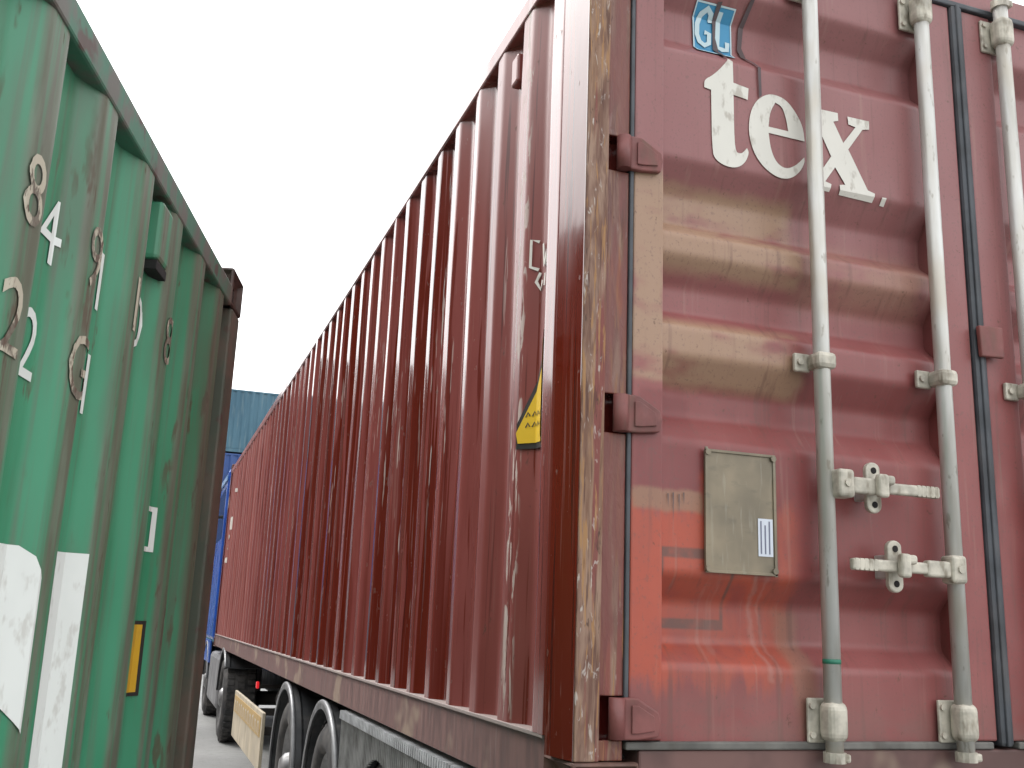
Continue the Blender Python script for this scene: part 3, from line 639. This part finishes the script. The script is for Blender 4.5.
vent(red, lambda u: (0.003, 0.036, u - 0.03, u + 0.03), 0.62, 2.15, M['side'])

# ------------------------------------------------------------------ green container on the yard
GL_, GW, GH = 6.058, 2.438, 2.475
th = math.radians(14.2); gd = Vector((math.sin(th), math.cos(th), 0)); gn = Vector((gd.y, -gd.x, 0))
p0 = Vector((-1.043, -0.048, 0.0))
U0 = GL_ - 1.24
org = p0 - gd * U0 - gn * GW
green = empty('green_container', org, -th)
tag(green, 'dented green shipping container with white digits and big white letters, standing on the ground', 'container')
gpr = [(0.12, .036)]; c = U0 + 0.930 - 0.285 * 19
while c < 0.27: c += 0.285
while c < GL_ - 0.2:
    gpr += [(c - 0.105, .036), (c - 0.040, 0.0), (c + 0.040, 0.0), (c + 0.105, .036)]; c += 0.285
gpr.append((GL_ - 0.12, .036))
shell(green, GL_, GW, GH, (M['green'], M['grail'], M['grail'], M['gcast']), gpr, .036, 'right', every=4, topz=2.412)
def fg(off): return lambda u, v: (GW - interp(gpr, u) - wave(u, v, 3.0, 0.0035) + off, u, v)
GK = [y for y, d in gpr]
def gtext(ch, u, z, h, mat, wx=0.95, nm='digit'): decal(nm, text_bm(ch, U0 + u, 1.0 + z, h, wx), mat, green, fg(0.0025), GK, 0, 0.03)
for ch, u, old in (('8', -0.505, 1), ('4', -0.338, 0), ('9', -0.200, 1), ('1', -0.055, 0), ('1', 0.085, 1), ('0', 0.225, 0), ('8', 0.380, 1)): gtext(ch, u, 0.985, 0.118, M['olddigit'] if old else M['digit'])
for ch, u, old in (('2', -0.515, 1), ('2', -0.355, 0), ('G', -0.205, 1), ('1', -0.055, 0)): gtext(ch, u, 0.775, 0.118, M['olddigit'] if old else M['digit'])
BIGR = [(-0.80, 0.505), (-0.295, 0.505), (-0.262, 0.49), (-0.242, 0.455), (-0.242, 0.205), (-0.262, 0.225), (-0.296, 0.255), (-0.290, -0.15), (-0.80, -0.15)]
decal('letter', decal_bm([[(U0 + u, 1 + z) for u, z in BIGR]]), M['digit'], green, fg(0.003), GK, 0, 0.05)
decal('letter', decal_bm([[(U0 - 0.125, 1.508), (U0 + 0.020, 1.512), (U0 + 0.020, 0.85), (U0 - 0.12, 0.85)]]), M['digit'], green, fg(0.003), GK, 0, 0.05)
decal('bracket_mark', decal_bm([[(U0 + a, 1 + b) for a, b in ((0.515, 0.660), (0.560, 0.660), (0.562, 0.550), (0.505, 0.550), (0.505, 0.562), (0.545, 0.562), (0.545, 0.648), (0.515, 0.648))]]), M['digit'], green, fg(0.003), GK, 0)
ys = decal('small_sticker', decal_bm([[(U0 + a, 1 + b) for a, b in ((0.42, 0.385), (0.568, 0.385), (0.570, 0.21), (0.42, 0.21))]]), M['black'], green, fg(0.003), GK, 0, 0.04)
ys['label'] = 'amber sticker with black edge'
decal('sticker_face', decal_bm([[(U0 + a, 1 + b) for a, b in ((0.43, 0.376), (0.556, 0.376), (0.558, 0.219), (0.43, 0.219))]]), M['amber'], ys, fg(0.0045), GK, 0, 0.04)
bm = bmesh.new(); add_box(bm, GW - 0.034, GW + 0.004, U0 + 0.20, U0 + 0.30, 2.19, 2.33, bev=0.01); v = new('vent', bm, M['green'], green)
bm = bmesh.new(); add_box(bm, GW - 0.030, GW + 0.002, U0 + 0.205, U0 + 0.295, 2.165, 2.188, bev=0.002); new('vent_mouth', bm, M['hole'], v)
gdw = empty('door'); gdw.parent = green
for x0 in (0.12, 1.225): box('door_panel', M['green'], gdw, x0, x0 + 1.09, 0.01, 0.05, 0.14, GH - 0.12)
for x in (0.55, 0.98, 1.45, 1.88): cyl('locking_rod', M['rod'], gdw, (x, -0.02, 0.13), (x, -0.02, GH - 0.1), 0.018)

# ------------------------------------------------------------------ trailer under the red container
tr = empty('container_trailer', (0.0, 0.0, 0.0))
tag(tr, 'dark container trailer with grey curved mudguards carrying the red container', 'trailer')
for x in (0.72, 1.60):
    bm = bmesh.new(); add_box(bm, x, x + 0.14, 0.15, 12.0, ZB - 0.30, ZB - 0.285); add_box(bm, x + 0.062, x + 0.078, 0.15, 12.0, ZB - 0.285, ZB - 0.045); add_box(bm, x, x + 0.14, 0.15, 12.0, ZB - 0.045, ZB - 0.031)
    new('frame_beam', bm, M['chassis'], tr)
for y in (0.09, 2.6, 5.9, 9.0, 12.1):
    box('cross_member', M['chassis'], tr, 0.09, RW - 0.09, y - 0.07, y + 0.07, ZB - 0.03, ZB - 0.002, bev=0)
def lathe_wheel(par, x, y, zc, R, w, sgn):
    """tyre with tread blocks, dished rim, hub"""
    t = empty('wheel'); t.parent = par; N = 40
    prof = [(0.0, R * .62), (-0.02, R * .64), (-0.035, R * .72), (-0.03, R * .86), (-0.005, R * .955), (0.02, R), (w - 0.02, R), (w + 0.005, R * .955), (w + 0.03, R * .86), (w, R * .62)]
    bm = bmesh.new(); rows = []
    for i in range(N):
        a = 2 * math.pi * i / N
        rows.append([bm.verts.new((x + sgn * p, y + r * math.cos(a), zc + r * math.sin(a))) for p, r in prof])
    for i in range(N):
        a, b = rows[i], rows[(i + 1) % N]
        for k in range(len(prof) - 1): bm.faces.new((a[k], b[k], b[k + 1], a[k + 1]))
    new('tyre', bm, M['tyre'], t, smooth=True)
    bm = bmesh.new()
    for i in range(N):
        a = 2 * math.pi * (i + .5) / N
        for k in range(3):
            xx = x + sgn * (0.035 + k * (w - 0.07) / 2.0); c, s = math.cos(a + k * .07), math.sin(a + k * .07); q = []
            for dr in (-0.004, 0.010):
                for da in (-0.05, 0.05):
                    for dx in (-w * .13, w * .13):
                        aa = a + k * .07 + da; q.append(bm.verts.new((xx + dx, y + (R + dr) * math.cos(aa), zc + (R + dr) * math.sin(aa))))
            for f in ((4, 5, 7, 6), (0, 1, 5, 4), (2, 3, 7, 6), (0, 2, 6, 4), (1, 3, 7, 5)): bm.faces.new([q[j] for j in f])
    new('tread', bm, M['tyre'], t)
    rp = [(-0.002, R * .63), (0.0, R * .58), (0.06, R * .54), (0.10, R * .36), (0.05, R * .26), (-0.02, R * .22), (-0.05, R * .15), (-0.055, 0.001)]
    bm = bmesh.new(); rows = []
    for i in range(N):
        a = 2 * math.pi * i / N; rows.append([bm.verts.new((x + sgn * p, y + r * math.cos(a), zc + r * math.sin(a))) for p, r in rp])
    for i in range(N):
        a, b = rows[i], rows[(i + 1) % N]
        for k in range(len(rp) - 1): bm.faces.new((a[k], b[k], b[k + 1], a[k + 1]))
    rim = new('rim', bm, M['rim'], t, smooth=True)
    bm = bmesh.new()
    for i in range(10):
        a = 2 * math.pi * i / 10; add_cyl(bm, (x + sgn * 0.07, y + R * .31 * math.cos(a), zc + R * .31 * math.sin(a)), (x + sgn * 0.03, y + R * .31 * math.cos(a), zc + R * .31 * math.sin(a)), 0.016, 6)
    new('wheel_nuts', bm, M['rim'], t)
    return t
WR = 0.45
AX = (1.98, 3.38, 4.86)
for y in AX:
    cyl('axle', M['chassis'], tr, (0.36, y, WR), (RW - 0.36, y, WR), 0.065, 14)
    lathe_wheel(tr, 0.06, y, WR, WR, 0.30, 1); lathe_wheel(tr, RW - 0.06, y, WR, WR, 0.30, -1)
    for x in (0.62, 1.70): box('air_spring', M['chassis'], tr, x, x + 0.16, y - 0.09, y + 0.09, WR + 0.05, ZB - 0.301, bev=0.02)
def mudguard(par, x0, x1, y, zc, R, a0, a1, mat, edge):
    bm = bmesh.new(); N = 28; rows = []
    for i in range(N + 1):
        a = math.radians(a0 + (a1 - a0) * i / N); c, s = math.cos(a), math.sin(a)
        pr = [(x0, R - 0.035), (x0, R - 0.008), (x0 + 0.012, R), (x0 + 0.06, R + 0.004), (x0 + 0.075, R - 0.006), (x1 - 0.08, R - 0.006), (x1, R), (x1, R - 0.016), (x0 + 0.02, R - 0.018), (x0 + 0.012, R - 0.035)]
        rows.append([bm.verts.new((x, y + r * c, zc + r * s)) for x, r in pr])
    n = len(rows[0])
    for a, b in zip(rows, rows[1:]):
        for k in range(n): bm.faces.new((a[k], b[k], b[(k + 1) % n], a[(k + 1) % n]))
    bm.faces.new(rows[0]); bm.faces.new(rows[-1][::-1])
    g = new('mudguard', bm, mat, par)
    bm = bmesh.new(); rows = []
    for i in range(N + 1):
        a = math.radians(a0 + (a1 - a0) * i / N); c, s = math.cos(a), math.sin(a)
        rows.append([bm.verts.new((x0 + 0.012 + 0.014 * math.cos(q), y + (R + 0.014 * math.sin(q)) * c, zc + (R + 0.014 * math.sin(q)) * s)) for q in [k * math.pi / 4 for k in range(8)]])
    for a, b in zip(rows, rows[1:]):
        for k in range(8): bm.faces.new((a[k], b[k], b[(k + 1) % 8], a[(k + 1) % 8]))
    bm.faces.new(rows[0]); bm.faces.new(rows[-1][::-1])
    new('rolled_edge', bm, M['guardedge'], g, smooth=True); return g
for y in AX[1:]: mudguard(tr, 0.005, 0.40, y, WR, 0.532, -8, 188, M['fender'], 0)
# ribbed side panel over the rearmost axle
bm = bmesh.new(); y0, y1, pit = 0.45, 2.80, 0.03; k = int((y1 - y0) / pit); prev = None; ztop = ZB - 0.010
for i in range(k * 8 + 1):
    y = y0 + (y1 - y0) * i / (k * 8); x = 0.012 - (0.010 if i % 8 in (2, 3, 4) else 0.0)
    dd = abs(y - AX[0]); zb = max(0.34, WR + math.sqrt(0.42 ** 2 - dd * dd) if dd < 0.42 else 0.34)
    zb = min(zb, ztop - 0.02)
    cur = [bm.verts.new((x, y, ztop - 0.004)), bm.verts.new((x, y, zb)), bm.verts.new((x + 0.006, y, zb))]
    if prev: bm.faces.new((prev[0], cur[0], cur[1], prev[1])); bm.faces.new((prev[1], cur[1], cur[2], prev[2]))
    prev = cur
sk = new('ribbed_side_panel', bm, M['skirt'], tr)
bm = bmesh.new(); add_box(bm, -0.006, 0.085, y0, y1, ztop - 0.03, ztop, bev=0.012, seg=3)
for i in range(k): add_box(bm, -0.009, 0.06, y0 + i * pit + 0.008, y0 + i * pit + 0.02, ztop - 0.034, ztop + 0.0025, bev=0)
new('ribbed_edge', bm, M['galv'], sk)
# cream side board ahead of the axles
bd = box('side_board', M['board'], tr, -0.012, 0.012, 5.85, 8.25, ZB - 0.70, ZB - 0.29, bev=0.004)
box('board_band', M['boardy'], bd, -0.0165, -0.0125, 5.92, 8.18, ZB - 0.47, ZB - 0.325, bev=0)
for i in range(11):
    y = 5.98 + i * 0.2; s = random.uniform(-.02, .02)
    decal('board_mark', decal_bm([stroke([(y, ZB - 0.455), (y + 0.03, ZB - 0.36 + s), (y + 0.09, ZB - 0.37), (y + 0.10, ZB - 0.45)], 0.022)]), M['boardw'], bd, lambda u, v: (-0.0195, u, v), [], 0)
for y in (6.0, 7.6): box('board_stay', M['chassis'], tr, 0.0125, 0.70, y - 0.03, y + 0.03, ZB - 0.46, ZB - 0.40, bev=0)
lp_ = box('marker_lamp', M['lamp'], tr, 0.10, 0.125, 7.50, 7.56, ZB - 0.225, ZB - 0.165, bev=0.008)
box('lamp_stay', M['chassis'], lp_, 0.1255, 0.72, 7.51, 7.55, ZB - 0.22, ZB - 0.19, bev=0)
cyl('air_tank', M['chassis'], tr, (0.42, 5.45, ZB - 0.32), (0.42, 7.6, ZB - 0.32), 0.13, 18)
for x in (0.55, 1.72):
    bm = bmesh.new(); add_box(bm, x, x + 0.14, 8.5, 8.64, 0.32, ZB - 0.301); add_box(bm, x + .02, x + 0.12, 8.52, 8.62, 0.12, 0.319); add_box(bm, x - .05, x + .19, 8.45, 8.69, 0.09, 0.119)
    new('landing_leg', bm, M['chassis'], tr)

# ------------------------------------------------------------------ tractor truck
tk = empty('tractor_truck', (0, 12.4, 0))
tag(tk, 'blue tractor truck coupled in front of the red container, mostly hidden', 'truck')
OY = -12.4
def L_(y): return y + OY
DA = 10.45
lathe_wheel(tk, 0.05, L_(DA), 0.48, 0.48, 0.30, 1); lathe_wheel(tk, RW - 0.05, L_(DA), 0.48, 0.48, 0.30, -1)
cyl('axle', M['chassis'], tk, (0.35, L_(DA), 0.48), (RW - 0.35, L_(DA), 0.48), 0.08, 14)
mudguard(tk, 0.0, 0.42, L_(DA), 0.48, 0.545, 5, 140, M['fender'], 0)
for x in (0.80, 1.50): box('frame_beam', M['chassis'], tk, x, x + 0.10, L_(9.4), L_(14.6), 0.42, 0.66, bev=0)
box('fifth_wheel', M['chassis'], tk, 0.75, 1.68, L_(10.0), L_(11.0), 0.661, 0.699, bev=0.01)
box('side_fairing', M['grey'], tk, 0.02, 0.55, L_(11.15), L_(12.95), 0.28, 0.92, bev=0.06)
box('side_fairing', M['grey'], tk, RW - 0.55, RW - 0.02, L_(11.15), L_(12.95), 0.28, 0.92, bev=0.06)
lathe_wheel(tk, 0.06, L_(13.75), 0.48, 0.48, 0.28, 1); lathe_wheel(tk, RW - 0.06, L_(13.75), 0.48, 0.48, 0.28, -1)
mudguard(tk, 0.0, 0.42, L_(13.75), 0.48, 0.545, 5, 175, M['fender'], 0)
cyl('axle', M['chassis'], tk, (0.35, L_(13.75), 0.44), (RW - 0.35, L_(13.75), 0.44), 0.07, 14)
CB = [(L_(12.62), 1.06), (L_(14.75), 1.06), (L_(14.86), 1.9), (L_(14.70), 2.85), (L_(14.2), 3.38), (L_(12.62), 3.42)]
cb = prism('cab', M['cab'], tk, CB, 0.0, RW - 0.0, 0.05, axis='YZ')
for x0, x1 in ((-0.004, 0.02), (RW - 0.02, RW + 0.004)):
    wd = prism('window', M['glass'], cb, [(L_(12.85), 2.45), (L_(14.5), 2.45), (L_(14.42), 3.12), (L_(12.85), 3.18)], x0, x1, 0.003, axis='YZ')
    box('step_panel', M['cab'], cb, x0 + 0.01, x1 + 0.01, L_(13.0), L_(14.7), 0.75, 1.05, bev=0.004)
box('roof_visor', M['cabtrim'], cb, 0.02, RW - 0.02, L_(14.15), L_(14.95), 3.28, 3.35, bev=0.02)
box('cab_trim', M['cabtrim'], cb, -0.02, -0.0005, L_(12.66), L_(14.1), 3.25, 3.33, bev=0.006)
prism('windscreen', M['glass'], cb, [(0.15, 2.2), (RW - 0.15, 2.2), (RW - 0.2, 3.1), (0.2, 3.1)], L_(14.74), L_(14.88), 0.004)
for s, x in ((-1, 0.0), (1, RW)):
    mr = box('mirror', M['mirrorshell'], cb, min(x + s * 0.13, x + s * 0.36), max(x + s * 0.13, x + s * 0.36), L_(14.55), L_(14.68), 2.95, 3.58, bev=0.03)
    a, b = sorted((x + s * 0.16, x + s * 0.33)); box('mirror_glass', M['mirrorglass'], mr, a, b, L_(14.543), L_(14.549), 3.02, 3.22, bev=0)
    box('mirror_glass', M['mirrorglass'], mr, a, b, L_(14.543), L_(14.549), 3.28, 3.53, bev=0)
    cyl('mirror_arm', M['mirrorshell'], mr, (x, L_(14.5), 3.60), (x + s * 0.25, L_(14.62), 3.57), 0.02, 8)
    cyl('mirror_arm', M['mirrorshell'], mr, (x, L_(14.5), 2.88), (x + s * 0.25, L_(14.62), 2.96), 0.02, 8)

# ------------------------------------------------------------------ stacked blue containers far behind
bp = profile(0.12, 0.30, 0.278, 0.04, 0.06, 0.036, 12.07)
bl0 = None
mats_b = {}
def stack(x, y, labels, group, mat, rz=-math.pi / 2):
    global bl0, src
    for k, lab in enumerate(labels):
        b = empty('blue_container' if mat is M['blue'] else 'brown_container', (x, y, 2.412 * k + 0.001 * k), rz)
        if bl0 is None:
            shell(b, 12.192, 2.438, 2.41, (M['blue'], M['blue'], M['blue'], M['blue']), bp, 0.036, 'right', every=44, topz=2.36, far=True); bl0 = b
            src = list(b.children)
        else:
            for ch in src:
                q = ch.copy()
                use = M['deepblue'] if mat is M['blue'] and k < 3 else mat
                if use is not M['blue']:
                    key = (ch.data.name, use.name)
                    if key not in mats_b:
                        me = ch.data.copy(); me.materials.clear(); me.materials.append(use); mats_b[key] = me
                    q.data = mats_b[key]
                COL.objects.link(q); q.parent = b
        tag(b, lab, 'container', group)
M['deepblue'] = plain('deep_blue_container_paint', (0.020, 0.060, 0.20), 0.5, 0, 0.25, 1.5)
stack(-4.6, 38.7, ['blue container at the foot of the far stack', 'second blue container up in the far stack', 'third blue container up in the far stack', 'topmost faded blue container of the far stack against the sky'], 'blue containers stacked at the far end of the yard', M['blue'])
M['brown'] = plain('brown_container_paint', (0.085, 0.035, 0.028), 0.55, 0, 0.25, 1.5)
for i, x in enumerate((-16.4, -29.0)):  # stacks out of view, added to darken the lower reflections on the red side
    stack(x, 32.0, ['%s brown container up in the %s stack far behind the green container' % (w, ('nearer', 'farther')[i]) for w in ('lowest', 'second', 'third', 'top')], 'brown containers stacked behind the green one', M['brown'])
for i, y in enumerate((-17.0, -4.5, 8.0)):  # unseen row, added to block sky light and its reflection on the red side
    stack(-13.9, y, ['%s brown container in the %s stack of the row left of the green container' % (w, ('rear', 'middle', 'front')[i]) for w in ('lowest', 'second', 'third', 'top')], 'brown containers in the row on the left', M['brown'], 0.0)
